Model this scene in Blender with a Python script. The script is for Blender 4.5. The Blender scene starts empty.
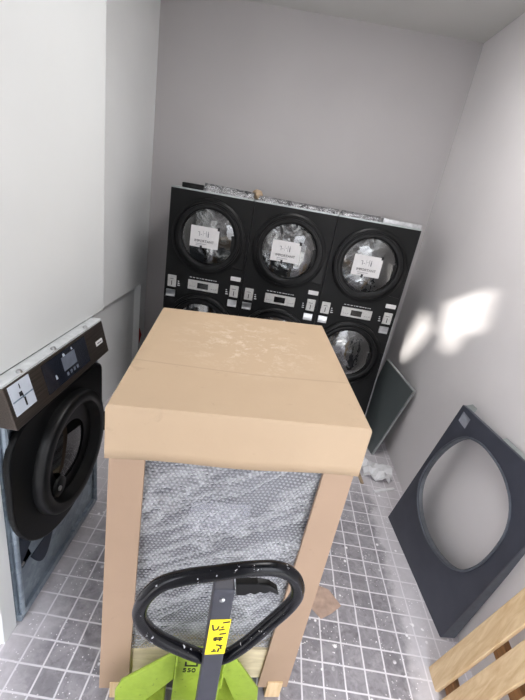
import bpy, bmesh, math, random
from mathutils import Vector, Matrix
random.seed(7)
C = bpy.context.scene
COL = C.collection
PI = math.pi

# ------------------------------------------------------------------ camera, world, light, exposure
F_PX, YAW, PITCH, ROLL, CAMH = 392.58, -0.0046, 0.3890, 0.1764, 1.9704
cy, sy = math.cos(YAW), math.sin(YAW)
r0 = Vector((cy, sy, 0)); f0 = Vector((-sy, cy, 0)); u0 = Vector((0, 0, 1))
fw = f0*math.cos(PITCH) - u0*math.sin(PITCH)
up = u0*math.cos(PITCH) + f0*math.sin(PITCH)
rt = r0*math.cos(ROLL) + up*math.sin(ROLL)
up2 = up*math.cos(ROLL) - r0*math.sin(ROLL)
cam = bpy.data.cameras.new('camera'); camo = bpy.data.objects.new('camera', cam); COL.objects.link(camo)
M = Matrix.Identity(4)
for i in range(3):
    M[i][0] = rt[i]; M[i][1] = up2[i]; M[i][2] = -fw[i]
M[2][3] = CAMH
camo.matrix_world = M
cam.sensor_fit = 'VERTICAL'; cam.sensor_height = 36.0; cam.lens = F_PX*36.0/700.0
cam.clip_start = 0.02
C.camera = camo

W = bpy.data.worlds.new('sky'); C.world = W; W.use_nodes = True
nt = W.node_tree; nt.nodes.clear()
wo = nt.nodes.new('ShaderNodeOutputWorld'); bg = nt.nodes.new('ShaderNodeBackground')
tc = nt.nodes.new('ShaderNodeTexCoord'); sx = nt.nodes.new('ShaderNodeSeparateXYZ')
rp = nt.nodes.new('ShaderNodeValToRGB')
for p_, c_ in ((.40, (.20, .20, .205)), (.50, (.34, .34, .355)), (.60, (.58, .60, .64)), (.78, (1.10, 1.14, 1.22))):
    e_ = rp.color_ramp.elements.new(p_); e_.color = c_+(1,)
rp.color_ramp.elements.remove(rp.color_ramp.elements[0]); rp.color_ramp.elements.remove(rp.color_ramp.elements[-1])
ma = nt.nodes.new('ShaderNodeMath'); ma.operation = 'MULTIPLY_ADD'; ma.inputs[1].default_value = .5; ma.inputs[2].default_value = .5
nt.links.new(tc.outputs['Generated'], sx.inputs[0]); nt.links.new(sx.outputs[2], ma.inputs[0])
nt.links.new(ma.outputs[0], rp.inputs[0]); nt.links.new(rp.outputs[0], bg.inputs[0]); nt.links.new(bg.outputs[0], wo.inputs[0])
bg.inputs[1].default_value = 5.0

sun = bpy.data.lights.new('sun', 'SUN'); sun.energy = 13.0; sun.angle = math.radians(0.5); sun.color = (1.0, .95, .88)
suno = bpy.data.objects.new('sun', sun); COL.objects.link(suno)
SUN_D = Vector((0.235, 1.0, -0.265)).normalized()
suno.rotation_euler = (-SUN_D).to_track_quat('Z', 'Y').to_euler()
suno.location = (-4, -6, 6)

FRONT_Y = -0.3
pl = bpy.data.lights.new('doorway_daylight_portal', 'AREA'); pl.shape = 'RECTANGLE'; pl.size = 2.45; pl.size_y = 2.45
pl.cycles.is_portal = True
plo = bpy.data.objects.new('doorway_daylight_portal', pl); COL.objects.link(plo)
plo.location = (0.0, FRONT_Y-0.03, 1.225); plo.rotation_euler = (PI/2, 0, 0)

lamp = bpy.data.lights.new('added_fill_glow', 'AREA'); lamp.shape = 'RECTANGLE'; lamp.size = .58; lamp.size_y = 1.16  # added fill lamp, lifts the lid and the floor
lamp.energy = 15.0; lamp.color = (1.0, .98, .97)
lampo = bpy.data.objects.new('added_fill_glow', lamp); COL.objects.link(lampo); lampo.location = (.35, 1.75, 3.205)

C.view_settings.view_transform = 'Standard'; C.view_settings.look = 'None'
C.view_settings.gamma = 1.0; C.view_settings.exposure = 0.68; C.view_settings.use_curve_mapping = False
C.cycles.max_bounces = 10; C.cycles.diffuse_bounces = 6; C.cycles.sample_clamp_indirect = 6.0
C.cycles.transparent_max_bounces = 12
C.cycles.use_denoising = True

# ------------------------------------------------------------------ materials
def lin(c):
    c = c/255.0
    return c/12.92 if c <= .04045 else ((c+.055)/1.055)**2.4
def rgb(r, g, b): return (lin(r), lin(g), lin(b), 1)
class NM:
    """small helper around a node material"""
    def __init__(s, name):
        s.m = bpy.data.materials.new(name); s.m.use_nodes = True
        s.t = s.m.node_tree; s.b = s.t.nodes['Principled BSDF']; s.out = s.t.nodes['Material Output']
    def n(s, t, **k):
        o = s.t.nodes.new(t)
        for a, v in k.items(): setattr(o, a, v)
        return o
    def l(s, a, b): s.t.links.new(a, b)
    def coord(s, kind='Object'): return s.n('ShaderNodeTexCoord').outputs[kind]
    def noise(s, scale, detail=3, rough=.5, vec=None, dist=0):
        o = s.n('ShaderNodeTexNoise'); o.inputs['Scale'].default_value = scale; o.inputs['Detail'].default_value = detail
        o.inputs['Roughness'].default_value = rough; o.inputs['Distortion'].default_value = dist
        s.l(vec if vec is not None else s.coord(), o.inputs['Vector']); return o.outputs[0]
    def math(s, op, a, b=None, c=None):
        o = s.n('ShaderNodeMath', operation=op)
        for i, v in enumerate((a, b, c)):
            if v is None: continue
            if isinstance(v, (int, float)): o.inputs[i].default_value = v
            else: s.l(v, o.inputs[i])
        return o.outputs[0]
    def ramp(s, fac, stops):
        o = s.n('ShaderNodeValToRGB'); e = o.color_ramp.elements
        while len(e) < len(stops): e.new(.5)
        for i, (p, c) in enumerate(stops): e[i].position = p; e[i].color = c
        s.l(fac, o.inputs[0]); return o.outputs[0]
    def mix(s, fac, a, b):
        o = s.n('ShaderNodeMix', data_type='RGBA')
        if isinstance(fac, (int, float)): o.inputs[0].default_value = fac
        else: s.l(fac, o.inputs[0])
        for k, v in ((6, a), (7, b)):
            if isinstance(v, tuple): o.inputs[k].default_value = v
            else: s.l(v, o.inputs[k])
        return o.outputs[2]
    def bump(s, h, strength=.3, dist=.01, normal=None):
        o = s.n('ShaderNodeBump'); o.inputs['Strength'].default_value = strength; o.inputs['Distance'].default_value = dist
        s.l(h, o.inputs['Height'])
        if normal is not None: s.l(normal, o.inputs['Normal'])
        s.l(o.outputs[0], s.b.inputs['Normal']); return o.outputs[0]
    def set(s, color=None, rough=None, metal=None, **k):
        if color is not None:
            if isinstance(color, tuple): s.b.inputs['Base Color'].default_value = color
            else: s.l(color, s.b.inputs['Base Color'])
        if rough is not None: 
            if isinstance(rough, (int, float)): s.b.inputs['Roughness'].default_value = rough
            else: s.l(rough, s.b.inputs['Roughness'])
        if metal is not None: s.b.inputs['Metallic'].default_value = metal
        for a, v in k.items(): s.b.inputs[a.replace('_', ' ')].default_value = v
        return s
def simple(name, col, rough=.5, metal=0, var=.06, scale=30, bump=0, **k):
    q = NM(name)
    nz = q.noise(scale, 4)
    d = tuple(max(0, c*(1-var*2)) for c in col[:3])+(1,); h = tuple(min(1, c*(1+var*2)) for c in col[:3])+(1,)
    q.set(q.ramp(nz, [(.3, d), (.7, h)]), rough, metal, **k)
    if bump: q.bump(nz, bump, .004)
    return q.m

def wall_mat(name, col):
    q = NM(name)
    n1 = q.noise(1.3, 4); n2 = q.noise(60, 3)
    c2 = tuple(c*.93 for c in col[:3])+(1,)
    q.set(q.ramp(n1, [(.3, c2), (.7, col)]), .75)
    q.bump(n2, .08, .003); return q.m
M_wall = wall_mat('white_plaster', rgb(236, 233, 234))
M_plaster = wall_mat('darkened_plaster', rgb(190, 187, 188))  # back wall plaster, colour darkened to offset the added lamp's light
M_panel = wall_mat('white_board', rgb(240, 242, 242))
M_board = wall_mat('dimmed_board', rgb(214, 217, 217))  # the white board again, darkened where the light falls too bright
M_ceil = wall_mat('ceiling_paint', rgb(204, 203, 200))
M_ext = wall_mat('grey_render', rgb(180, 178, 174))

def floor_mat():
    q = NM('floor_tiles')
    co = q.coord(); s = q.n('ShaderNodeSeparateXYZ'); q.l(co, s.inputs[0])
    wob = q.noise(7, 2)
    wb = q.math('MULTIPLY', q.math('SUBTRACT', wob, .5), .006)
    x = q.math('DIVIDE', q.math('ADD', q.math('SUBTRACT', s.outputs[0], .034), wb), .1)
    y = q.math('DIVIDE', q.math('ADD', q.math('SUBTRACT', s.outputs[1], .063), wb), .1)
    ex = q.math('ABSOLUTE', q.math('SUBTRACT', q.math('FRACT', x), .5))
    ey = q.math('ABSOLUTE', q.math('SUBTRACT', q.math('FRACT', y), .5))
    e = q.math('MAXIMUM', ex, ey)
    gr = q.ramp(e, [(.452, (0, 0, 0, 1)), (.474, (1, 1, 1, 1))])
    cid = q.n('ShaderNodeCombineXYZ'); q.l(q.math('FLOOR', x), cid.inputs[0]); q.l(q.math('FLOOR', y), cid.inputs[1])
    wn = q.n('ShaderNodeTexWhiteNoise', noise_dimensions='2D'); q.l(cid.outputs[0], wn.inputs['Vector'])
    tile = q.mix(wn.outputs['Value'], rgb(128, 125, 130), rgb(150, 147, 152))
    sm = q.noise(14, 6, .65, dist=1.2)
    tile = q.mix(q.ramp(sm, [(.42, (0, 0, 0, 1)), (.75, (.75, .75, .75, 1))]), tile, rgb(186, 181, 186))
    dk = q.noise(30, 4, .6)
    tile = q.mix(q.ramp(dk, [(.3, (.5, .5, .5, 1)), (.48, (0, 0, 0, 1))]), tile, rgb(100, 95, 100))
    grn = q.noise(25, 3)
    c = q.mix(gr, tile, q.mix(grn, rgb(214, 211, 215), rgb(238, 235, 239)))
    # plaster dust swept toward the right wall and the washer on the left
    dn = q.noise(5, 5, .6)
    right = q.ramp(q.math('ADD', s.outputs[0], q.math('MULTIPLY', q.math('SUBTRACT', dn, .5), .25)), [(.95, (0, 0, 0, 1)), (1.0, (1, 1, 1, 1))])
    # ramp positions stay within 0..1, shift the left part by +1.6
    left = q.ramp(q.math('ADD', q.math('ADD', s.outputs[0], 1.6), q.math('MULTIPLY', q.math('SUBTRACT', dn, .5), .3)), [(.72, (1, 1, 1, 1)), (.95, (0, 0, 0, 1))])
    far = q.ramp(q.math('DIVIDE', q.math('ADD', s.outputs[1], q.math('MULTIPLY', dn, .6)), 4), [(.60, (0, 0, 0, 1)), (.72, (1, 1, 1, 1))])
    dust = q.math('MAXIMUM', q.math('MULTIPLY', right, .62), q.math('MULTIPLY', left, .75))
    dust = q.math('MAXIMUM', dust, q.math('MULTIPLY', far, .55))
    c = q.mix(dust, c, rgb(224, 220, 224))
    # paint and plaster specks
    def specks(scale, lo, hi, mlo, mhi, msc):
        v = q.n('ShaderNodeTexVoronoi'); v.inputs['Scale'].default_value = scale; q.l(co, v.inputs['Vector'])
        nz = q.math('ADD', v.outputs['Distance'], q.math('MULTIPLY', q.math('SUBTRACT', q.noise(scale*1.6, 3), .5), .35))
        a = q.ramp(nz, [(lo, (1, 1, 1, 1)), (hi, (0, 0, 0, 1))])
        b = q.ramp(q.noise(msc, 3), [(mlo, (0, 0, 0, 1)), (mhi, (1, 1, 1, 1))])
        return q.math('MULTIPLY', a, b)
    c = q.mix(specks(60, .12, .17, .46, .54, 6), c, rgb(246, 244, 246))
    c = q.mix(specks(18, .10, .17, .52, .58, 4), c, rgb(246, 244, 246))
    q.set(c, .72)
    q.bump(q.math('ADD', q.math('MULTIPLY', gr, -.5), q.math('MULTIPLY', sm, .3)), .35, .004)
    return q.m
M_floor = floor_mat()

def card_mat(name, base):
    q = NM(name)
    co = q.coord()
    mp = q.n('ShaderNodeMapping'); mp.inputs['Scale'].default_value = (1, 1, 1); q.l(co, mp.inputs[0])
    n1 = q.noise(3, 4, .6); n2 = q.noise(120, 2)
    c = q.ramp(n1, [(.3, tuple(k*.93 for k in base[:3])+(1,)), (.7, base)])
    # pale scuffs and dust towards the middle of the lid
    vm = q.n('ShaderNodeVectorMath', operation='DISTANCE'); q.l(co, vm.inputs[0]); vm.inputs[1].default_value = (.0, .12, 1.37)
    area = q.ramp(vm.outputs['Value'], [(.08, (1, 1, 1, 1)), (.34, (0, 0, 0, 1))])
    s1 = q.ramp(q.noise(17, 8, .75, dist=.25), [(.50, (0, 0, 0, 1)), (.66, (.5, .5, .5, 1))])
    c = q.mix(q.math('MULTIPLY', s1, area), c, rgb(236, 224, 206))
    sp_ = q.n('ShaderNodeSeparateXYZ'); q.l(co, sp_.inputs[0])
    cr = q.math('ABSOLUTE', q.math('ADD', q.math('SUBTRACT', sp_.outputs[1], q.math('MULTIPLY', sp_.outputs[0], .14)), .16))
    crease = q.ramp(cr, [(.0, (1, 1, 1, 1)), (.006, (0, 0, 0, 1))])
    c = q.mix(q.math('MULTIPLY', crease, .45), c, tuple(k*.6 for k in base[:3])+(1,))
    s2 = q.ramp(q.noise(13, 4, .6, dist=.4), [(.66, (0, 0, 0, 1)), (.72, (.35, .35, .35, 1))])
    c = q.mix(s2, c, tuple(k*.72 for k in base[:3])+(1,))
    q.set(c, .62)
    wv = q.n('ShaderNodeTexWave', wave_type='BANDS', bands_direction='X'); wv.inputs['Scale'].default_value = 60
    q.l(co, wv.inputs[0])
    q.bump(q.math('ADD', q.math('MULTIPLY', n2, .4), q.math('MULTIPLY', q.noise(5, 3), 2.0)), .12, .006)
    return q.m
M_card = card_mat('cardboard', rgb(187, 163, 135))
M_card2 = card_mat('cardboard_post', rgb(168, 142, 119))

def wood_mat(name, a, b, axis=2):
    q = NM(name); co = q.coord()
    mp = q.n('ShaderNodeMapping'); sc = [14, 14, 14]; sc[axis] = 1.2; mp.inputs['Scale'].default_value = sc; q.l(co, mp.inputs[0])
    nz = q.noise(3.0, 6, .6, vec=mp.outputs[0], dist=.6)
    c = q.ramp(nz, [(.3, a), (.65, b)])
    q.set(c, .6); q.bump(nz, .2, .003); return q.m
M_wood = wood_mat('pine_wood', rgb(206, 172, 126), rgb(232, 206, 166))
M_woodl = wood_mat('pale_wood', rgb(196, 180, 148), rgb(222, 208, 176), 0)
M_woodd = wood_mat('dark_wood', rgb(112, 80, 48), rgb(150, 108, 66), 1)

M_black = simple('black_enamel', rgb(17, 18, 19), .5, var=.08, scale=12, Specular_IOR_Level=.22)
M_blackp = simple('black_plastic', rgb(14, 15, 16), .38, var=.1, scale=20, Specular_IOR_Level=.3)
M_blackdoor = simple('black_door', rgb(10, 11, 12), .36, var=.1, scale=20, Specular_IOR_Level=.25)
M_seam = simple('seam_black', rgb(7, 7, 8), .6)
M_steel = simple('brushed_steel', rgb(196, 198, 200), .28, 1, var=.08, scale=40)
M_silver = simple('silver_plate', rgb(190, 190, 188), .45, .35, var=.05, scale=60)
M_whitelab = simple('white_label', rgb(214, 213, 214), .55, var=.02)
M_ink = simple('black_ink', rgb(24, 24, 28), .6)
M_inkg = simple('grey_ink', rgb(120, 122, 128), .6)
M_lcd = simple('lcd_black', rgb(12, 13, 15), .2)
M_whiteprint = simple('white_print', rgb(200, 202, 205), .6)

def film_mat():      # crumpled protective film, its bright and dark reflections painted in
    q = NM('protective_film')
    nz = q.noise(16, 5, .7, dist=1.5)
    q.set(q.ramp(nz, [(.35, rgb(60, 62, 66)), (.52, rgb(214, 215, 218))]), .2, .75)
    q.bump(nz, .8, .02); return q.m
M_film = film_mat()
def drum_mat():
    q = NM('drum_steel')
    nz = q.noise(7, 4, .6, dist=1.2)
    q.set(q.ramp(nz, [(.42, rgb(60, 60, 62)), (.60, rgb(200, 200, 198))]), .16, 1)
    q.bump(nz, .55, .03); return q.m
M_drum = drum_mat()
def glass_mat(name, tint, refl=.12, rough=.03, bump=0):
    q = NM(name)
    tr = q.n('ShaderNodeBsdfTransparent'); tr.inputs[0].default_value = tint
    gl = q.n('ShaderNodeBsdfGlossy'); gl.inputs['Roughness'].default_value = rough
    fr = q.n('ShaderNodeFresnel'); fr.inputs[0].default_value = 1.5
    mx = q.n('ShaderNodeMixShader')
    q.l(q.math('MINIMUM', q.math('ADD', fr.outputs[0], refl), 1.0), mx.inputs[0]); q.l(tr.outputs[0], mx.inputs[1]); q.l(gl.outputs[0], mx.inputs[2])
    if bump:
        bp = q.n('ShaderNodeBump'); bp.inputs['Strength'].default_value = bump; bp.inputs['Distance'].default_value = .02
        q.l(q.noise(6, 3), bp.inputs['Height']); q.l(bp.outputs[0], gl.inputs['Normal'])
    q.l(mx.outputs[0], q.out.inputs[0]); return q.m
M_glass = glass_mat('dryer_glass', (.82, .84, .85, 1), .10, .03, .35)
M_wglass = glass_mat('washer_glass', (.30, .31, .33, 1), .10, .04)

def galv_mat():
    q = NM('galvanised_steel')
    v = q.n('ShaderNodeTexVoronoi'); v.inputs['Scale'].default_value = 40; q.l(q.coord(), v.inputs[0])
    c = q.mix(v.outputs['Color'], rgb(128, 140, 152), rgb(168, 180, 190))
    c = q.mix(q.ramp(q.noise(5, 4), [(.4, (0, 0, 0, 1)), (.65, (.6, .6, .6, 1))]), c, rgb(104, 114, 126))
    q.set(c, .4, .3); return q.m
M_galv = galv_mat()
M_navy = simple('navy_housing', rgb(44, 52, 66), .5, .2)
def bronze_mat():
    q = NM('dark_stainless')
    mp = q.n('ShaderNodeMapping'); mp.inputs['Scale'].default_value = (60, 2, 60); q.l(q.coord(), mp.inputs[0])
    nz = q.noise(4, 4, vec=mp.outputs[0])
    q.set(q.ramp(nz, [(.3, rgb(74, 68, 64)), (.7, rgb(98, 90, 84))]), .3, .75); return q.m
M_bronze = bronze_mat()
M_disp = simple('display_gloss', rgb(30, 34, 44), .12)
M_screen = simple('grey_screen', rgb(112, 120, 134), .25)
M_lightgrey = simple('light_grey_label', rgb(196, 204, 216), .5, var=.02)
M_bluegrey = simple('bluegrey_print', rgb(110, 128, 146), .5)
M_greypanel = simple('charcoal_painted_steel', rgb(66, 69, 80), .5, .1, var=.06, scale=9)
M_inserts = simple('grey_insert', rgb(150, 154, 164), .4)
M_railw = simple('pale_zinc', rgb(206, 210, 212), .5, .1)
M_greycollar = simple('grey_collar', rgb(132, 136, 142), .4, .3)
M_greyedge = simple('grey_steel_edge', rgb(92, 97, 106), .45, .25)
M_glasspanel = simple('dark_grey_steel_sheet', rgb(94, 101, 102), .3, .1, var=.06, scale=2)
M_zinc = simple('zinc_edge', rgb(176, 182, 182), .35, .5)
M_jackblack = None
def chipped():
    q = NM('chipped_black_paint')
    nz = q.noise(45, 4, .7)
    a = q.ramp(nz, [(.655, (0, 0, 0, 1)), (.68, (1, 1, 1, 1))])
    q.set(q.mix(a, rgb(13, 14, 18), rgb(205, 205, 208)), .2); q.b.inputs['Specular IOR Level'].default_value = .22; return q.m
M_jackblack = chipped()
M_bar = simple('dark_grey_paint', rgb(56, 57, 66), .5, var=.05, scale=20)
def lime():
    q = NM('lime_green_paint')
    nz = q.noise(12, 5, .65); n2 = q.noise(50, 3)
    c = q.ramp(nz, [(.3, rgb(132, 156, 44)), (.7, rgb(160, 184, 66))])
    c = q.mix(q.ramp(n2, [(.68, (0, 0, 0, 1)), (.73, (.7, .7, .7, 1))]), c, rgb(92, 104, 44))
    q.set(c, .42); return q.m
M_lime = lime()
M_yellow = simple('yellow_sticker', rgb(250, 222, 30), .5, var=.03)
M_rubber = simple('black_rubber', rgb(30, 30, 31), .7)
M_appl = simple('grey_appliance', rgb(120, 122, 128), .4, .3, var=.05, scale=6)
M_greynote = simple('grey_note', rgb(168, 170, 178), .6, var=.02)
M_white = simple('white_paper', rgb(228, 228, 230), .6, var=.02)
M_red = simple('red_tape', rgb(196, 40, 44), .5)
M_scrap = simple('brown_card_scrap', rgb(182, 156, 140), .7, var=.1, scale=25)
M_foam = simple('tan_foam', rgb(166, 146, 122), .8, var=.12, scale=40)

def bubble_mat():
    q = NM('bubble_wrap')
    co = q.coord(); s = q.n('ShaderNodeSeparateXYZ'); q.l(co, s.inputs[0])
    P = .0135
    zr = q.math('DIVIDE', s.outputs[2], P*.866); row = q.math('FLOOR', zr)
    par = q.math('MULTIPLY', q.math('FLOORED_MODULO', row, 2.0), .5)
    xr = q.math('ADD', q.math('DIVIDE', s.outputs[0], P), par)
    fx = q.math('SUBTRACT', q.math('FRACT', xr), .5); fz = q.math('SUBTRACT', q.math('FRACT', zr), .5)
    d = q.math('SQRT', q.math('ADD', q.math('MULTIPLY', fx, fx), q.math('MULTIPLY', fz, fz)))
    dome = q.ramp(d, [(.22, (1, 1, 1, 1)), (.44, (0, 0, 0, 1))])
    perp = q.math('SUBTRACT', q.math('MULTIPLY', s.outputs[2], .90), q.math('MULTIPLY', s.outputs[0], .42))
    along = q.math('ADD', q.math('MULTIPLY', s.outputs[0], .90), q.math('MULTIPLY', s.outputs[2], .42))
    cb = q.n('ShaderNodeCombineXYZ'); q.l(q.math('MULTIPLY', along, 2.2), cb.inputs[0]); q.l(q.math('MULTIPLY', perp, 8), cb.inputs[2])
    n1 = q.noise(1.3, 4, .6, vec=cb.outputs[0], dist=.5)
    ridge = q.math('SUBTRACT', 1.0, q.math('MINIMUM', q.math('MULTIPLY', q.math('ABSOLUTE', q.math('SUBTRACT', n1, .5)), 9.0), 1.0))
    b1 = q.n('ShaderNodeBump'); b1.inputs['Strength'].default_value = .7; b1.inputs['Distance'].default_value = .025; q.l(q.math('ADD', q.math('MULTIPLY', n1, 3.0), ridge), b1.inputs['Height'])
    b2 = q.n('ShaderNodeBump'); b2.inputs['Strength'].default_value = 1.0; b2.inputs['Distance'].default_value = .010
    q.l(dome, b2.inputs['Height']); q.l(b1.outputs[0], b2.inputs['Normal'])
    q.set((.82, .83, .86, 1), .12); q.l(b2.outputs[0], q.b.inputs['Normal'])
    q.b.inputs['Specular IOR Level'].default_value = .9
    tr = q.n('ShaderNodeBsdfTransparent'); tr.inputs[0].default_value = (.9, .9, .92, 1)
    mx = q.n('ShaderNodeMixShader')
    q.l(q.math('ADD', q.math('ADD', q.math('MULTIPLY', dome, .24), .24), q.math('MULTIPLY', q.math('POWER', ridge, 2.0), .34)), mx.inputs[0])  # film denser at bubbles and folds, their highlights painted in as opacity
    q.l(tr.outputs[0], mx.inputs[1]); q.l(q.b.outputs[0], mx.inputs[2]); q.l(mx.outputs[0], q.out.inputs[0])
    return q.m
M_bubble = bubble_mat()

M_diff = simple('fill_diffuser', rgb(240, 240, 238), .5, Emission_Strength=1.5, Emission_Color=(1, .98, .97, 1))  # glowing face of the added fill panel
# ------------------------------------------------------------------ mesh helpers
def BM(): return bmesh.new()
def wloc(o):
    v = Vector((0, 0, 0))
    while o is not None: v = v+o.location; o = o.parent
    return v
def obj(name, bm, mat, parent=None, smooth=False, loc=None, bevel=0, label=None):
    """link bm (world coordinates) as one mesh object"""
    bmesh.ops.recalc_face_normals(bm, faces=bm.faces)
    me = bpy.data.meshes.new(name)
    off = wloc(parent) if parent is not None else (Vector(loc) if loc is not None else Vector((0, 0, 0)))
    bm.transform(Matrix.Translation(-off)); bm.to_mesh(me); bm.free()
    o = bpy.data.objects.new(name, me); COL.objects.link(o)
    for m in (mat if isinstance(mat, (list, tuple)) else [mat]): me.materials.append(m)
    if parent is not None: o.parent = parent
    else: o.location = off
    if smooth:
        for p in me.polygons: p.use_smooth = True
        me.set_sharp_from_angle(angle=math.radians(40))
    if bevel:
        b = o.modifiers.new('bevel', 'BEVEL'); b.width = bevel; b.segments = 2; b.limit_method = 'ANGLE'
    if label: o['label'] = label
    return o
def pieces(name, bm, mat, parent=None, **k):
    """like obj(), one object for every separate piece of bm"""
    bm.verts.index_update(); seen = set(); out = []
    for v in bm.verts:
        if v in seen: continue
        st_, comp = [v], []
        seen.add(v)
        while st_:
            a = st_.pop(); comp.append(a)
            for e in a.link_edges:
                o = e.other_vert(a)
                if o not in seen: seen.add(o); st_.append(o)
        nb = BM(); mp = {a: nb.verts.new(a.co) for a in comp}
        for f in {f for a in comp for f in a.link_faces}: nb.faces.new([mp[a] for a in f.verts])
        out.append(obj(name, nb, mat, parent, **k))
    bm.free(); return out
def thing(name, label, cat, loc, group=None):
    o = bpy.data.objects.new(name, None); COL.objects.link(o); o.location = loc; o.empty_display_size = .1
    o['label'] = label; o['category'] = cat
    if group: o['group'] = group
    return o
def tag(o, label, cat, group=None):
    o['label'] = label; o['category'] = cat
    if group: o['group'] = group
    return o
def struct(o, label=None):
    o['kind'] = 'structure'
    return o
def box(bm, x0, x1, y0, y1, z0, z1):
    vs = [bm.verts.new(p) for p in ((x0,y0,z0),(x1,y0,z0),(x1,y1,z0),(x0,y1,z0),(x0,y0,z1),(x1,y0,z1),(x1,y1,z1),(x0,y1,z1))]
    for f in ((3,2,1,0),(4,5,6,7),(0,1,5,4),(1,2,6,5),(2,3,7,6),(3,0,4,7)): bm.faces.new([vs[i] for i in f])
    return bm
def hexa(bm, b, t):
    """eight-corner block: four bottom points, four top points"""
    vs = [bm.verts.new(p) for p in list(b)+list(t)]
    for f in ((3,2,1,0),(4,5,6,7),(0,1,5,4),(1,2,6,5),(2,3,7,6),(3,0,4,7)): bm.faces.new([vs[i] for i in f])
    return bm
def prism(bm, pts, off):
    off = Vector(off); n = len(pts)
    a = [bm.verts.new(p) for p in pts]; b = [bm.verts.new(Vector(p)+off) for p in pts]
    bm.faces.new(a); bm.faces.new(b[::-1])
    for i in range(n): bm.faces.new((a[i], b[i], b[(i+1) % n], a[(i+1) % n]))
    return bm
def holed(bm, outer, holes, off):
    """plate with holes: closed loops of points extruded by off"""
    off = Vector(off); loops = [outer]+holes; ed = []; rings = []
    for lp in loops:
        vs = [bm.verts.new(p) for p in lp]; rings.append(vs)
        for i in range(len(vs)): ed.append(bm.edges.new((vs[i], vs[(i+1) % len(vs)])))
    res = bmesh.ops.triangle_fill(bm, edges=ed, use_beauty=True, use_dissolve=False)
    fs = [g for g in res['geom'] if isinstance(g, bmesh.types.BMFace)]
    mp = {v: bm.verts.new(v.co+off) for r in rings for v in r}
    for f in fs: bm.faces.new([mp[v] for v in f.verts][::-1])
    for r in rings:
        for i in range(len(r)):
            a, b = r[i], r[(i+1) % len(r)]
            bm.faces.new((a, b, mp[b], mp[a]))
    return bm
def frame_for(d):
    d = Vector(d).normalized(); a = Vector((0, 0, 1)) if abs(d.z) < .9 else Vector((1, 0, 0))
    x = d.cross(a).normalized(); return x, d.cross(x).normalized()
def tube(bm, pts, r, n=10, closed=False):
    pts = [Vector(p) for p in pts]; N = len(pts); rings = []; px = None
    rr = r if isinstance(r, (list, tuple)) else [r]*N
    for i in range(N):
        a = pts[(i-1) % N] if (closed or i > 0) else pts[i]; b = pts[(i+1) % N] if (closed or i < N-1) else pts[i]
        d = (b-a).normalized()
        if px is None: x, y = frame_for(d)
        else: x = (px-d*px.dot(d)).normalized(); y = d.cross(x)
        px = x
        rings.append([bm.verts.new(pts[i]+(x*math.cos(2*PI*k/n)+y*math.sin(2*PI*k/n))*rr[i]) for k in range(n)])
    m = N if closed else N-1
    for i in range(m):
        A, B = rings[i], rings[(i+1) % N]; sh = 0
        if closed and i == N-1:
            sh = min(range(n), key=lambda s: (A[0].co-B[s].co).length)
        for k in range(n): bm.faces.new((A[k], A[(k+1) % n], B[(k+1+sh) % n], B[(k+sh) % n]))
    if not closed: bm.faces.new(rings[0][::-1]); bm.faces.new(rings[-1])
    return bm
def lathe(bm, prof, c, axis, n=48, cap0=False, cap1=False):
    """prof: (radius, distance along axis)"""
    c = Vector(c); d = Vector(axis).normalized(); x, y = frame_for(d); rings = []
    for r, h in prof:
        rings.append([bm.verts.new(c+d*h+(x*math.cos(2*PI*k/n)+y*math.sin(2*PI*k/n))*r) for k in range(n)])
    for A, B in zip(rings, rings[1:]):
        for k in range(n): bm.faces.new((A[k], A[(k+1) % n], B[(k+1) % n], B[k]))
    if cap0: bm.faces.new(rings[0][::-1])
    if cap1: bm.faces.new(rings[-1])
    return bm
def circ(c, r, ax, n=48):
    c = Vector(c); x, y = frame_for(ax)
    return [c+(x*math.cos(2*PI*k/n)+y*math.sin(2*PI*k/n))*r for k in range(n)]
def catmull(P, k=6, closed=True):
    P = [Vector(p) for p in P]; n = len(P); out = []
    for i in range(n if closed else n-1):
        g = (lambda j: P[j % n]) if closed else (lambda j: P[max(0, min(n-1, j))])
        a, b, c, d = g(i-1), g(i), g(i+1), g(i+2)
        for t in range(k):
            t /= k
            out.append(.5*((2*b)+(c-a)*t+(2*a-5*b+4*c-d)*t*t+(3*b-a-3*c+d)*t**3))
    if not closed: out.append(P[-1])
    return out
def text_bm(txt, size, right, upv, center, depth=.0008):
    cu = bpy.data.curves.new('lettering', 'FONT'); cu.body = txt; cu.size = size; cu.extrude = depth
    cu.align_x = 'CENTER'; cu.align_y = 'CENTER'
    to = bpy.data.objects.new('lettering', cu); COL.objects.link(to)
    dg = bpy.context.evaluated_depsgraph_get(); dg.update()
    me = bpy.data.meshes.new_from_object(to.evaluated_get(dg))
    bm = bmesh.new(); bm.from_mesh(me)
    bpy.data.objects.remove(to); bpy.data.curves.remove(cu); bpy.data.meshes.remove(me)
    right = Vector(right).normalized(); upv = Vector(upv).normalized(); n = right.cross(upv)
    m = Matrix.Identity(4)
    for i in range(3): m[i][0] = right[i]; m[i][1] = upv[i]; m[i][2] = n[i]; m[i][3] = center[i]
    bm.transform(m); return bm

# ------------------------------------------------------------------ the room
XR, XL, YB, ZC, XDEEP = 1.27, -1.225, 3.75, 3.24, -1.62
struct(obj('floor', box(BM(), XDEEP, XR, FRONT_Y, YB, -.05, 0), M_floor))
struct(obj('ceiling', box(BM(), XDEEP, XR, FRONT_Y, YB, ZC, ZC+.05), M_ceil))
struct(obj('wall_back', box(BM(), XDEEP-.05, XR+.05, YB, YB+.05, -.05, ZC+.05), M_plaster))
struct(obj('wall_right', box(BM(), XR, XR+.05, FRONT_Y, YB, -.05, ZC+.05), M_wall))
struct(obj('wall_left', box(BM(), XDEEP-.05, XDEEP, FRONT_Y, YB, -.05, ZC+.05), M_wall))
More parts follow.
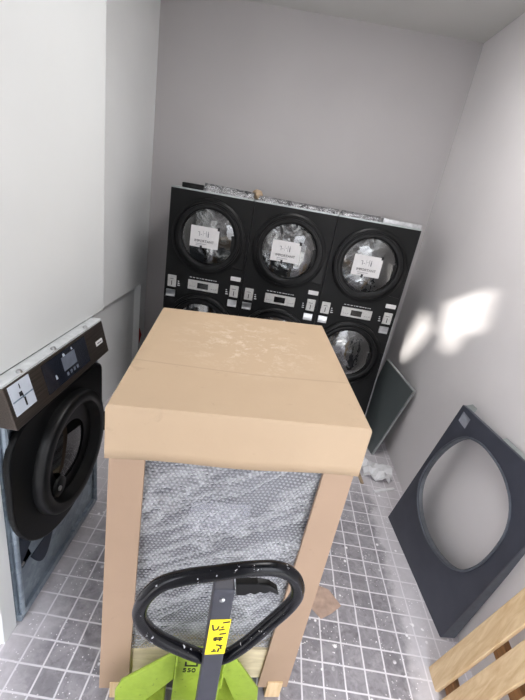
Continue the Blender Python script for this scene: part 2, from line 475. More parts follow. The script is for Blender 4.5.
# boxed-in board fronts above the washer recesses
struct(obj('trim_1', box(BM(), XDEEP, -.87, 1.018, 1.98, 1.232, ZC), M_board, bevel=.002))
struct(obj('trim_2', box(BM(), XDEEP, XL, 1.98, YB, .945, ZC), M_panel, bevel=.002))
struct(obj('trim_3', box(BM(), XDEEP, -.862, 1.018, 1.098, 0, 1.232), M_panel, bevel=.002))
struct(obj('trim_4', box(BM(), XDEEP, XL, 3.60, YB, 0, .945), M_panel, bevel=.002))
struct(obj('trim_5', box(BM(), XDEEP, -1.285, 1.98, 3.60, 0, .945), M_panel))
# shop front behind the camera: an open doorway and a tall opening either side of a pier added to cut frontal light; an added sun mask shades it but for two gaps
OUT_Y = -6.0
def sunhole(pts):      # (y, z) on the right wall carried back along the sun to the added sun mask
    out = []
    for y, z in pts:
        t = (y-OUT_Y)/SUN_D.y
        out.append((XR-SUN_D.x*t, OUT_Y, z-SUN_D.z*t))
    return out
h1 = sunhole([(3.50, .66), (3.20, 1.28), (2.97, 1.17), (3.10, .98), (3.27, .79)])
h2 = sunhole([(2.80, 1.22), (2.85, 1.42), (2.34, 1.65), (2.30, 1.40), (2.50, 1.30), (2.54, 1.18), (2.68, 1.08), (2.70, 1.2)])
front = BM()
holed(front, [(XDEEP-.05, FRONT_Y, -.05), (XR+.05, FRONT_Y, -.05), (XR+.05, FRONT_Y, ZC+.05), (XDEEP-.05, FRONT_Y, ZC+.05)],
      [[(-1.2, FRONT_Y, .0), (-.66, FRONT_Y, .0), (-.66, FRONT_Y, 2.45), (-1.2, FRONT_Y, 2.45)], [(.40, FRONT_Y, .0), (1.22, FRONT_Y, .0), (1.22, FRONT_Y, 2.45), (.40, FRONT_Y, 2.45)]], (0, -.015, 0))
struct(obj('wall_front', front, M_wall))
# added unseen mask: blocks the sun, its gaps shape the wall patches
sun_mask = BM()
holed(sun_mask, [(-3.1, OUT_Y, -.03), (.3, OUT_Y, -.03), (.3, OUT_Y, 4.7), (-3.1, OUT_Y, 4.7)], [h1, h2], (0, -.02, 0))
struct(obj('sun_mask_wall', sun_mask, M_ext))
struct(obj('floor_outside', box(BM(), -8, 8, -9, FRONT_Y-.015, -.08, -.03), M_ext))

cl = thing('added_ceiling_fill', 'added flat fill panel overhead, above the box', 'ceiling light', (.35, 1.75, 3.24))  # added, unseen housing for the fill lamp
fb = BM()
for x0_, x1_, y0_, y1_ in ((.04, .66, 1.15, 1.17), (.04, .66, 2.33, 2.35), (.04, .06, 1.17, 2.33), (.64, .66, 1.17, 2.33)): box(fb, x0_, x1_, y0_, y1_, 3.212, 3.24)
obj('frame', fb, M_silver, cl)
obj('diffuser', box(BM(), .06, .64, 1.17, 2.33, 3.218, 3.238), M_diff, cl)

# ------------------------------------------------------------------ stacked dryers
DX0, DY, DW, DZT = -.83, 2.98, .605, 1.865
GROUP_D = 'stacked tumble dryers along the back wall'
def make_dryer():
    xc = DX0+DW/2; x0, x1 = DX0+.003, DX0+DW-.003
    t = thing('stacked_dryer', '', 'dryer', (xc, DY+.33, 0), GROUP_D)
    zs = (1.56, .85)
    b = BM()
    holed(b, [(x0, DY, .06), (x1, DY, .06), (x1, DY, DZT), (x0, DY, DZT)],
          [circ((xc, DY, z), .215, (0, -1, 0)) for z in zs], (0, .012, 0))
    box(b, x0, x0+.012, DY+.012, DY+.66, .06, DZT-.002); box(b, x1-.012, x1, DY+.012, DY+.66, .06, DZT-.002)
    box(b, x0+.012, x1-.012, DY+.648, DY+.66, .06, DZT-.002)
    box(b, x0+.012, x1-.012, DY+.012, DY+.648, 1.195, 1.205)
    obj('cabinet', b, M_black, t)
    obj('plinth', box(BM(), x0+.01, x1-.01, DY+.03, DY+.64, 0, .06), M_blackp, t)
    obj('seam_line', box(BM(), x0-.002, x0+.002, DY-.002, DY+.004, .06, DZT), M_seam, t)
    obj('top_panel', box(BM(), x0, x1, DY+.004, DY+.66, DZT-.002, DZT+.01), M_zinc, t, label='galvanised top panel')
    # raised lip around the circular door on the upper and lower machine
    for z in zs:
        d = BM()
        lathe(d, [(.272, .0), (.272, .018), (.262, .026), (.250, .026), (.246, .016), (.236, .016), (.234, .030), (.222, .032), (.206, .030), (.200, .026), (.198, -.012)], (xc, DY, z), (0, -1, 0), 64)
        dd = obj('door', d, M_blackdoor, t, smooth=True)
        hb = BM(); prism(hb, [(xc+.16, DY-.001, z+.04), (xc+.285, DY-.001, z+.06), (xc+.29, DY-.001, z-.20), (xc+.19, DY-.001, z-.19)], (0, -.016, 0))
        obj('door_handle', hb, M_blackdoor, dd, bevel=.006)
        g = BM(); lathe(g, [(.001, .024), (.06, .0225), (.12, .018), (.17, .010), (.203, .0)], (xc, DY-.008, z), (0, -1, 0), 48)
        obj('door_glass', g, M_glass, dd, smooth=True)
        r = BM(); lathe(r, [(.215, .0), (.215, -.06), (.265, -.09), (.265, -.40), (.24, -.43), (.002, -.45)], (xc, DY+.012, z), (0, -1, 0), 48)
        obj('drum', r, M_drum, t, smooth=True)
        f = BM()
        rnd = random.Random(3)
        for k in range(5):
            a = rnd.uniform(0, 6.28); q = rnd.uniform(.06, .15)
            cx, cz = xc+q*math.cos(a), z+q*math.sin(a)
            P = [(cx+rnd.uniform(-.07, .07), DY+.05+rnd.uniform(-.02, .03), cz+rnd.uniform(-.09, .09)) for _ in range(3)]
            P = [(px, py, pz) for px, py, pz in P if True]
            P = [(xc+(px-xc)*min(1, .18/max(.001, math.hypot(px-xc, pz-z))), py, z+(pz-z)*min(1, .18/max(.001, math.hypot(px-xc, pz-z)))) for px, py, pz in P]
            vs = [f.verts.new(p) for p in P]; f.faces.new(vs)
        bmesh.ops.solidify(f, geom=f.faces[:], thickness=.002)
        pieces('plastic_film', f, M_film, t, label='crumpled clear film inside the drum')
    # notice on the upper door glass
    lx, lz, ang = xc-.022, 1.562, math.radians(0)
    nb = BM(); box(nb, lx-.105, lx+.105, DY-.0365, DY-.0355, lz-.075, lz+.075)
    nt_ = obj('notice_sheet', nb, M_whitelab, t, label='white paper notice taped on the door glass')
    obj('lettering', text_bm('IMPORTANT', .026, (1, 0, 0), (0, 0, 1), (lx, DY-.0375, lz-.030)), M_ink, nt_)
    ic = BM()
    for (a0, a1, c0, c1) in ((-.012, -.010, .010, .048), (-.050, -.038, .036, .040), (-.040, -.036, .010, .040), (-.004, .004, .028, .032), (.010, .013, .006, .050), (.022, .030, .006, .034), (.024, .028, .034, .048), (-.030, -.02, .02, .024)):
        box(ic, lx+a0, lx+a1, DY-.0375, DY-.0365, lz+c0-.004, lz+c1-.004)
    obj('printed_symbol', ic, M_inkg, nt_); ic = BM()
    for k in range(2): box(ic, lx-.06, lx+.02-.03*k, DY-.0375, DY-.0365, lz-.052-.011*k, lz-.049-.011*k)
    obj('printed_line', ic, M_inkg, nt_)
    tb = BM()
    for (ax, az) in ((.098, .071), (-.02, -.076)): box(tb, lx+ax-.008, lx+ax+.008, DY-.038, DY-.037, lz+az-.012, lz+az+.012)
    pieces('tape', tb, M_ink, nt_)
    # control strip between the two doors
    zc = 1.19
    cp = obj('control_panel', box(BM(), xc-.118, xc+.118, DY-.008, DY+.001, zc-.037, zc+.037), M_silver, t, bevel=.002)
    obj('display', box(BM(), xc-.045, xc+.040, DY-.010, DY-.007, zc-.022, zc+.022), M_lcd, cp)
    pb = BM()
    for k in range(6):
        for s in (-1, 1):
            if k < 3: box(pb, xc+s*(.068+.016*k)-.005, xc+s*(.068+.016*k)+.005, DY-.0088, DY-.0075, zc-.014, zc-.010)
    pieces('panel_button', pb, M_inkg, cp)
    pr = BM(); xx = xc-.11
    rnd = random.Random(5)
    while xx < xc+.10:
        w = rnd.uniform(.008, .02); box(pr, xx, xx+w, DY-.0015, DY+.0005, zc+.053, zc+.058); xx += w+rnd.uniform(.004, .010)
    obj('printed_legend', pr, M_whiteprint, t)
    def plate(name, cx, cz, w, h, mat, lab=None):
        o = obj(name, box(BM(), cx-w/2, cx+w/2, DY-.008, DY+.001, cz-h/2, cz+h/2), mat, t, bevel=.003, label=lab); return o
    for s, cx in ((-1, xc-.245), (1, xc+.243)):
        p = plate('coin_plate', cx, zc+.002, .066, .092, M_silver)
        sl = BM(); box(sl, cx-.003, cx+.003, DY-.0095, DY-.0075, zc-.03, zc+.005); box(sl, cx-.018, cx+.014, DY-.0095, DY-.0075, zc+.018, zc+.021)
        obj('coin_slot', sl, M_ink, p)
        q = plate('coin_return', cx-.004, zc-.094, .072, .056, M_steel)
        obj('return_flap', box(BM(), cx-.036, cx+.028, DY-.011, DY-.0075, zc-.118, zc-.104), M_whiteprint, q)
        ar = BM(); ex = cx-s*.055
        for k in range(3): box(ar, ex-.010, ex+.008-.004*k, DY-.0015, DY+.0005, zc-.030+.016*k, zc-.023+.016*k)
        obj('printed_mark', ar, M_whiteprint, t)
    plate('rating_label', xc+.243, zc+.100, .078, .032, M_whitelab, 'small white label')
    return t
def copy_tree(o, parent=None):
    c = o.copy(); COL.objects.link(c)
    if parent is not None: c.parent = parent
    for ch in [k for k in o.children]: copy_tree(ch, c)
    return c
d1 = make_dryer()
d1['label'] = 'black stacked tumble dryer at left end of the row, against the back left corner'
for k, lab in ((1, 'black stacked tumble dryer in the middle of the row, behind the box'), (2, 'black stacked tumble dryer at right end of the row, beside the right wall')):
    d = copy_tree(d1); d.location.x += DW*k; d['label'] = lab
# film and sheet strips lying on the row's top edge
def strip(x0, x1, h, mat, lab, name='film_strip', tilt=0.0):
    rnd = random.Random(int(x0*1000)); b = BM(); n = 14; rows = []
    for i in range(n+1):
        x = x0+(x1-x0)*i/n; a = rnd.uniform(-.006, .006); c = rnd.uniform(-.01, .012)
        rows.append([b.verts.new((x, DY+.012+rnd.uniform(0, .006), DZT+.0105)), b.verts.new((x, DY+.022+a, DZT+.012+h*.6)), b.verts.new((x, DY+.045+c, DZT+.014+h+tilt*i/n)), b.verts.new((x, DY+.13+c, DZT+.012+rnd.uniform(0, .01)))])
    for A, B in zip(rows, rows[1:]):
        for k in range(3): b.faces.new((A[k], B[k], B[k+1], A[k+1]))
    bmesh.ops.solidify(b, geom=b.faces[:], thickness=.0015)
    return tag(obj(name, b, mat, smooth=True), lab, 'film')
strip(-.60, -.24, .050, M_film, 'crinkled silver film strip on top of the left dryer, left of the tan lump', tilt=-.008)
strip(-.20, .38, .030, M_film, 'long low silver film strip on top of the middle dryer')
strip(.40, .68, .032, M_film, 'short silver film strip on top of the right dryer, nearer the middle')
o = obj('metal_bracket', hexa(BM(), [(.70, DY+.01, DZT+.0105), (.978, DY+.01, DZT+.0105), (.978, DY+.10, DZT+.0105), (.70, DY+.10, DZT+.0105)], [(.70, DY+.01, DZT+.042), (.978, DY+.01, DZT+.038), (.978, DY+.10, DZT+.038), (.70, DY+.10, DZT+.042)]), M_steel, bevel=.003)
tag(o, 'shiny steel strip on top right corner of the right dryer', 'bracket')
o = obj('black_bracket', box(BM(), -.76, -.60, DY+.02, DY+.12, DZT+.0105, DZT+.045), M_blackp, bevel=.006)
tag(o, 'small black bracket on top of the left dryer at its left end', 'bracket')
lb = BM(); bmesh.ops.create_icosphere(lb, subdivisions=2, radius=.04, matrix=Matrix.Translation((-.222, DY+.12, DZT+.045)))
for v in lb.verts: v.co += Vector((random.uniform(-.006, .006),)*3); v.co.z = max(v.co.z, DZT+.0105)
tag(obj('foam_lump', lb, M_foam, smooth=True), 'small tan lump on top of the dryers between the left and middle ones', 'scrap')
# bright steel edging on the lower right edge of the row is part of the last dryer
obj('edge_trim', box(BM(), DX0+3*DW-.004, DX0+3*DW+.004, DY-.004, DY+.02, .06, 1.20), M_steel, d, label='bright steel edge strip')

# ------------------------------------------------------------------ washer in the left recess
wm = thing('washing_machine', 'front-loading washer with bronze control panel and stripped front, under the white boxing', 'washing machine', (-1.2, 1.47, 0))
WX, WY0, WY1, WC = -.86, 1.105, 1.855, 1.47
b = BM()
holed(b, [(WX, WY0, .02), (WX, WY1, .02), (WX, WY1, 1.08), (WX, WY0, 1.08)],
      [circ((WX, WC, .68), .28, (1, 0, 0)),
       [(WX, WY0+.05, .36), (WX, WY0+.11, .35), (WX, WY0+.13, .29), (WX, WY0+.06, .28)],
       [(WX, WY0+.42, .36), (WX, WY0+.50, .38), (WX, WY0+.53, .31), (WX, WY0+.45, .29)]], (-.004, 0, 0))
box(b, -1.55, WX-.004, WY0, WY0+.012, .02, 1.20); box(b, -1.55, WX-.004, WY1-.012, WY1, .02, 1.20)
box(b, -1.55, -1.54, WY0+.012, WY1-.012, .02, 1.20); box(b, -1.54, WX-.004, WY0+.012, WY1-.012, .02, .04)
box(b, -1.54, WX-.004, WY0+.012, WY1-.012, 1.19, 1.20)
ch = obj('chassis', b, M_galv, wm)
b = BM()
tube(b, [(WX+.012, WY0+.02, .05), (WX+.012, WY0+.02, 1.05)], .012, 8); tube(b, [(WX+.012, WY1-.02, .05), (WX+.012, WY1-.02, 1.05)], .012, 8)
box(b, WX, WX+.016, WY0, WY1, .02, .06)
pieces('frame_rail', b, M_galv, ch, smooth=True)
b = BM(); box(b, -1.53, WX-.03, WY0+.02, WY1-.02, .045, .11)
obj('sump', b, M_navy, wm)
b = BM(); prism(b, [(WX+.001, 1.22+.19*t, .285-.12*math.sin(PI*t)) for t in [i/14 for i in range(15)]], (.003, 0, 0))
obj('drain_recess', b, M_navy, ch)
b = BM(); prism(b, [(WX+.001, WY0+.03, .30), (WX+.001, WY0+.16, .40), (WX+.001, WY0+.16, .72), (WX+.001, WY0+.03, .95)], (.004, 0, 0))
obj('side_gusset', b, M_navy, ch)
b = BM(); tube(b, [(WX+.012, WY0+.05, .95), (WX+.02, WY0+.035, .75), (WX+.02, WY0+.05, .55), (WX+.012, WY0+.11, .40)], .007, 8)
obj('hose', b, M_zinc, ch, smooth=True)
b = BM(); lathe(b, [(.34, 0), (.34, .5)], (WX-.02, WC, .68), (-1, 0, 0), 40, False, True)
obj('tub', b, M_navy, wm, smooth=True)
b = BM()
for (y, z) in ((WY1-.05, .42), (WY1-.03, .36), (WY1-.06, .30), (WY1-.035, .50), (WY1-.02, .245), (WY0+.03, .80), (WY0+.028, .62), (WY0+.03, .46), (WY0+.035, .92), (WY0+.06, .31)):
    lathe(b, [(.010, 0), (.010, .006), (.004, .008)], (WX, y, z), (1, 0, 0), 10, False, True)
pieces('screw', b, M_steel, ch, smooth=True)
b = BM()
for (y, z, h) in ((WY1-.045, .40, .02), (WY1-.03, .46, .012), (WY1-.05, .34, .012), (WY1-.09, .30, .014)): prism(b, circ((WX+.0005, y, z), h*.6, (1, 0, 0), 12), (.0015, 0, 0))
pieces('knockout', b, M_seam, ch)
for y in (WY0+.06, WY1-.06):
    for x in (WX-.05, -1.48):
        obj('foot', lathe(BM(), [(.025, 0), (.025, .02)], (x, y, 0), (0, 0, 1), 12, True, True), M_rubber, wm)
# control panel: sloping bronze fascia
def cpx(z): return -.82+(1.22-z)*.25
b = BM()
hexa(b, [(-.87, 1.10, 1.06), (cpx(1.06), 1.10, 1.06), (cpx(1.06), 1.845, 1.06), (-.87, 1.845, 1.06)], [(-.87, 1.10, 1.219), (cpx(1.219), 1.10, 1.219), (cpx(1.219), 1.845, 1.219), (-.87, 1.845, 1.219)])
cp = obj('control_panel', b, M_bronze, wm, bevel=.004)
def onpanel(y0, y1, z0, z1, h, skew=0):
    n = Vector((1, 0, .25)).normalized()*h
    return prism(BM(), [(cpx(z0), y0+skew, z0), (cpx(z0), y1+skew, z0), (cpx(z1), y1, z1), (cpx(z1), y0, z1)], n)
dp = obj('display_window', onpanel(1.31, 1.65, 1.088, 1.208, .002), M_disp, cp)
obj('screen', onpanel(1.44, 1.545, 1.128, 1.186, .0032), M_screen, dp)
b = BM()
for k in range(4):
    y = 1.452+k*.027; n = Vector((1, 0, .25)).normalized()*.0032
    prism(b, [(cpx(1.102), y, 1.102), (cpx(1.102), y+.014, 1.102), (cpx(1.117), y+.014, 1.117), (cpx(1.117), y, 1.117)], n)
pieces('touch_button', b, M_screen, dp)
b = BM()
for (y, z, w, h) in ((1.455, 1.192, .018, .012), (1.525, 1.196, .010, .010), (1.375, 1.13, .012, .018)):
    prism(b, [(cpx(z-h/2), y, z-h/2), (cpx(z-h/2), y+w, z-h/2), (cpx(z+h/2), y+w*.6, z+h/2), (cpx(z+h/2), y, z+h/2)], Vector((1, 0, .25)).normalized()*.003)
pieces('printed_icon', b, M_lightgrey, dp)
st = obj('pictogram_sticker', onpanel(1.118, 1.232, 1.105, 1.213, .0025), M_lightgrey, cp, label='pale square sticker with a tap-like pictogram')
b = BM(); n = Vector((1, 0, .25)).normalized()*.0033
def pq(y0, y1, z0, z1): prism(b, [(cpx(z0), y0, z0), (cpx(z0), y1, z0), (cpx(z1), y1, z1), (cpx(z1), y0, z1)], n)
pq(1.176, 1.184, 1.118, 1.150); pq(1.160, 1.176, 1.160, 1.176); pq(1.172, 1.178, 1.15, 1.168); pq(1.170, 1.174, 1.186, 1.204)
obj('pictogram', b, M_ink, st)
b = BM(); pq(1.120, 1.230, 1.152, 1.157); obj('pictogram_line', b, M_bluegrey, st)
bl = obj('brand_badge', onpanel(1.735, 1.800, 1.124, 1.146, .003), M_white, cp, label='small white rounded badge')
b = BM(); pq(1.745, 1.790, 1.132, 1.137); obj('badge_print', b, M_inkg, bl)
b = BM(); tr_ = box(b, -.872, -.822, 1.10, 1.845, 1.2195, 1.228); rail = obj('top_rail', b, M_railw, wm, label='bare galvanised top rail')
b = BM()
for y in (1.21, 1.43, 1.70): lathe(b, [(.011, 0), (.011, .006), (.005, .012)], (-.835, y, 1.2275), (.5, 0, 1), 10, True, True)
pieces('bolt', b, M_steel, rail, smooth=True)
# black door surround plate and round door
def surround(x, g=0):
    pts = []
    def arc(cx, cz, r, a0, a1, n): return [(x, cx+r*math.cos(math.radians(a0+(a1-a0)*i/n)), cz+r*math.sin(math.radians(a0+(a1-a0)*i/n))) for i in range(n+1)]
    pts += arc(1.79, .94, .06, 0, 90, 6)
    pts += [(x, 1.66, 1.008), (x, 1.49, 1.025)]
    pts += arc(1.235, .875, .15, 95, 180, 8)
    pts += arc(1.47, .69, .385, 180, 360, 30)
    return pts
sp = obj('door_surround', prism(BM(), surround(-.815), (-.028, 0, 0)), M_blackdoor, wm, bevel=.008, label='black plastic door surround plate')
DZ = .687; DC = 1.495
b = BM(); lathe(b, [(.292, 0), (.290, .034), (.284, .042), (.276, .046), (.246, .046), (.238, .043), (.214, .0), (.200, -.02), (.19, -.03)], (-.815, DC, DZ), (1, 0, 0), 64)
dr = obj('door', b, M_blackp, wm, smooth=True)
b = BM(); lathe(b, [(.195, -.028), (.17, -.012), (.13, .006), (.07, .016), (.001, .020)], (-.815, DC, DZ), (1, 0, 0), 48)
obj('door_glass', b, M_wglass, dr, smooth=True)
b = BM(); lathe(b, [(.206, -.014), (.200, -.010), (.194, -.016)], (-.815, DC, DZ), (1, 0, 0), 48)
obj('chrome_ring', b, M_steel, dr, smooth=True)
b = BM(); lathe(b, [(.20, 0), (.24, -.03), (.24, -.30), (.02, -.33)], (-.84, DC, DZ), (1, 0, 0), 40)
obj('drum', b, M_drum, wm, smooth=True)
b = BM(); box(b, -.80, -.765, DC+.29, DC+.335, .60, .70); obj('door_latch', b, M_blackp, dr, bevel=.008)
b = BM(); lathe(b, [(.05, 0), (.047, .010), (.03, .016), (.001, .018)], (-.80, DC-.13, DZ-.11), (1, 0, 0), 24); obj('hub_cap', b, M_blackp, dr, smooth=True)
b = BM(); lathe(b, [(.012, 0), (.011, .006), (.001, .008)], (-.784, DC-.15, DZ-.10), (1, 0, 0), 14); obj('hub_screw', b, M_steel, dr, smooth=True)

# ------------------------------------------------------------------ packed machine on its wooden base
FL, FR, BR, BL = Vector((-.383, .887, 0)), Vector((.365, .999, 0)), Vector((.290, 1.928, 0)), Vector((-.493, 1.774, 0))
def pk(u, v, z):
    p = FL*(1-u)*(1-v)+FR*u*(1-v)+BR*u*v+BL*(1-u)*v
    return Vector((p.x, p.y, z))
ctr = pk(.5, .5, 0)
pkg = thing('packed_appliance', 'appliance under a tan cardboard lid with corner posts and bubble wrap', 'boxed appliance', ctr)
def pbox(bm, u0, u1, v0, v1, z0, z1):
    return hexa(bm, [pk(u0, v0, z0), pk(u1, v0, z0), pk(u1, v1, z0), pk(u0, v1, z0)], [pk(u0, v0, z1), pk(u1, v0, z1), pk(u1, v1, z1), pk(u0, v1, z1)])
ZT = 1.372
b = BM(); N = 16; rnd = random.Random(11)
ins = .006
def lid_z(u, v):
    e = min(u, 1-u, v, 1-v)
    return ZT-.006*min(1, e*6)+.003*math.sin(7*u+3*v)*min(1, e*5)-(.003 if abs(v-.36-.06*u) < .02 else 0)
G = [[b.verts.new(pk(ins+(1-2*ins)*i/N, ins+(1-2*ins)*j/N, lid_z(i/N, j/N))) for j in range(N+1)] for i in range(N+1)]
for i in range(N):
    for j in range(N): b.faces.new((G[i][j], G[i+1][j], G[i+1][j+1], G[i][j+1]))
per = [(i, 0) for i in range(N)]+[(N, j) for j in range(N)]+[(i, N) for i in range(N, 0, -1)]+[(0, j) for j in range(N, 0, -1)]
prev = [G[i][j] for i, j in per]
for dz, exp in ((-.003, .003), (-.009, .006), (-.05, .006), (-.10, .0065), (-.14, .007), (-.175, .007)):
    ring = []
    for (i, j) in per:
        u, v = i/N, j/N
        uu = u*(1-2*ins)+ins; vv = v*(1-2*ins)+ins
        if i == 0: uu -= exp
        if i == N: uu += exp
        if j == 0: vv -= exp
        if j == N: vv += exp
        w = .0
        if dz < -.13: w = .004*math.sin(9*u+6*v)
        ring.append(b.verts.new(pk(uu, vv, ZT+dz+w)))
    for k in range(len(per)): b.faces.new((prev[k], ring[k], ring[(k+1) % len(per)], prev[(k+1) % len(per)]))
    prev = ring
lid = obj('cardboard_lid', b, M_card, pkg, smooth=True)
sm = lid.modifiers.new('thickness', 'SOLIDIFY'); sm.thickness = .005; sm.offset = -1
# corner posts (L section), tapering slightly as in the photo
def post(u0, u1t, u1b, v0, v1, su, sv, zb=.06, zt=1.21, u0b=None):
    u0b = u0 if u0b is None else u0b
    """outer corner u0,v0; leg ends u1 (top/bottom) along the front and v1 along the side"""
    t = .015
    def sec(z, u1, u0):
        return [pk(u0, v0, z), pk(u1, v0, z), pk(u1, v0+sv*t, z), pk(u0+su*t, v0+sv*t, z), pk(u0+su*t, v1, z), pk(u0, v1, z)]
    bm = BM(); A = [bm.verts.new(p) for p in sec(zb, u1b, u0b)]; B = [bm.verts.new(p) for p in sec(zt, u1t, u0)]
    for k in range(6): bm.faces.new((A[k], A[(k+1) % 6], B[(k+1) % 6], B[k]))
    for V in (A, B): bm.faces.new((V[0], V[1], V[2], V[3])); bm.faces.new((V[0], V[3], V[4], V[5]))
    return bm
obj('corner_post', post(.012, .145, .128, .012, .12, 1, 1, u0b=-.018), M_card2, pkg)
obj('corner_post', post(.988, .860, .822, .012, .12, -1, 1), M_card2, pkg)
obj('corner_post', post(.012, .145, .145, .988, .88, 1, -1), M_card2, pkg)
obj('corner_post', post(.988, .855, .855, .988, .88, -1, -1), M_card2, pkg)
# wooden base: rim boards, deck and corner blocks
wb = obj('wooden_base', pbox(BM(), .05, .95, .05, .95, .20, .27), M_woodl, pkg)
b = BM(); pbox(b, .03, .97, .028, .05, .10, .285); pbox(b, .03, .97, .95, .972, .10, .285)
pieces('rim_board', b, M_woodl, wb)
b = BM(); pbox(b, .03, .05, .05, .95, .10, .285); pbox(b, .95, .97, .05, .95, .10, .285)
pieces('rim_board', b, M_woodl, wb)
for (u, v) in ((.035, .008), (.872, .004), (.055, .90), (.87, .90)):
    obj('foot_block', pbox(BM(), u, u+.085, v, v+.07, 0, .10), M_wood, wb, bevel=.003)
# the machine inside
ap = obj('appliance_body', pbox(BM(), .06, .94, .085, .94, .285, 1.30), M_appl, pkg, bevel=.012)
obj('side_strip', pbox(BM(), .875, .915, .070, .085, .34, 1.17), M_zinc, ap, label='pale steel strip at the right edge')
obj('delivery_note', pbox(BM(), .34, .60, .074, .085, .86, .99), M_greynote, ap, label='pale grey sheet showing through the wrap')
obj('recess_panel', pbox(BM(), .14, .62, .078, .085, .33, .66), M_greypanel, ap, label='darker grey lower panel')
# bubble wrap with folds
b = BM(); NU, NZ = 90, 110
def wrapd(s, t):
    d = 0
    for (a, c, ph, fr, am) in ((.55, 1.0, .2, 20, .006), (.25, 1.0, 1.7, 34, .003), (.8, .7, .9, 13, .007), (-.5, 1.0, 2.2, 16, .003)):
        w = math.sin((a*s*-1+c*t)*fr+ph+1.5*math.sin(3*s+2*t+ph))
        d += am*(max(0, w)**3)*1.6
    return d
rows = []
for i in range(NU+1):
    s = i/NU
    rows.append([b.verts.new(pk(.075+.85*s, .042-wrapd(s, j/NZ)*.9, .283+.915*j/NZ)) for j in range(NZ+1)])
for A, B in zip(rows, rows[1:]):
    for j in range(NZ): b.faces.new((A[j], B[j], B[j+1], A[j+1]))
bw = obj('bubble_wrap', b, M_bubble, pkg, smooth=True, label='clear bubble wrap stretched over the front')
for p in bw.data.polygons: p.use_smooth = True
b = BM()
for (u, v0, v1) in ((.036, .10, .90), (.964, .10, .90)):
    vs = [[b.verts.new(pk(u+.006*math.sin(17*t/40+s*8), v0+(v1-v0)*t/40, .283+.92*s)) for s in (0, .25, .5, .75, 1)] for t in range(41)]
    for A, B in zip(vs, vs[1:]):
        for k in range(4): b.faces.new((A[k], B[k], B[k+1], A[k+1]))
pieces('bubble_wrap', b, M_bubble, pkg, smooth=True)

# ------------------------------------------------------------------ pallet jack
jk = thing('pallet_jack', 'lime green pallet jack with black loop handle, in front of the packed appliance', 'pallet jack', (0.0, .75, 0))
TH = .13; jx, jy = Vector((math.cos(TH), math.sin(TH), 0)), Vector((-math.sin(TH), math.cos(TH), 0))
JO = Vector((-.02, .86, 0))
def J(a, d, z): p = JO+jx*a+jy*d; return Vector((p.x, p.y, z))
def jpr(pts, d): return prism(BM(), [J(a, 0, z) for a, z in pts], jy*d)
chs = obj('chassis', jpr([(-.085, .16), (-.082, .45), (-.05, .47), (.06, .47), (.088, .455), (.088, .16)], .012), M_lime, jk, bevel=.003)
b = BM()
prism(b, [J(-.27, .0, .272), J(-.085, .0, .452), J(-.085, .0, .292), J(-.18, .0, .155), J(-.29, .0, .10), J(-.29, .0, .21)], jy*.012)
obj('side_wing', b, M_lime, chs, bevel=.003)
b = BM()
prism(b, [J(.235, .0, .235), J(.105, .0, .455), J(.088, .0, .460), J(.088, .0, .33), J(.155, .0, .16), J(.25, .0, .10)], jy*.012)
obj('side_wing', b, M_lime, chs, bevel=.003)
b = BM()
prism(b, [J(-.085, 0, .45), J(-.085, -.03, .43), J(-.085, -.03, .30), J(-.085, 0, .29)], jx*.006); prism(b, [J(.082, 0, .45), J(.082, -.03, .43), J(.082, -.03, .30), J(.082, 0, .29)], jx*.006)
pieces('gusset', b, M_lime, chs)
def jbox(bm, a0, a1, d0, d1, z0, z1):
    return hexa(bm, [J(a0, d0, z0), J(a1, d0, z0), J(a1, d1, z0), J(a0, d1, z0)], [J(a0, d0, z1), J(a1, d0, z1), J(a1, d1, z1), J(a0, d1, z1)])
for a in (-.255, .065): obj('fork', jbox(BM(), a, a+.145, .0, 1.05, .035, .095), M_lime, jk, bevel=.006)
obj('fork_heel', jbox(BM(), -.29, .26, -.02, .0, .04, .10), M_lime, jk, bevel=.006)
mk = BM()
for (a0, a1, z0, z1) in ((-.052, -.046, .378, .400), (-.012, -.006, .378, .394), (-.052, -.006, .374, .380)):
    prism(mk, [J(a0, -.0005, z0), J(a1, -.0005, z0), J(a1, -.0005, z1), J(a0, -.0005, z1)], -jy*.001)
obj('bracket_mark', mk, M_ink, chs)
obj('lettering', text_bm('550', .032, jx, (0, 0, 1), J(-.034, -.001, .350)), M_ink, chs)
# pump, steering wheels
b = BM(); lathe(b, [(.045, .16), (.045, .40), (.03, .42), (.03, .46)], J(.03, -.19, 0), (0, 0, 1), 24, True, True); obj('pump', b, M_bar, jk, smooth=True)
b = BM(); jbox(b, -.05, .11, -.26, -.12, .10, .16); jbox(b, .0, .06, -.12, -.04, .13, .18); obj('pump_base', b, M_lime, jk, bevel=.006)
b = BM(); lathe(b, [(.012, -.09), (.012, .09)], J(.03, -.19, .09), jx, 10, True, True); obj('axle', b, M_steel, jk)
for a in (-.04, .10): obj('wheel', lathe(BM(), [(.02, -.025), (.088, -.025), (.09, -.02), (.09, .02), (.088, .025), (.02, .025)], J(a, -.19, .09), jx, 32, True, True), M_rubber, jk, smooth=True)
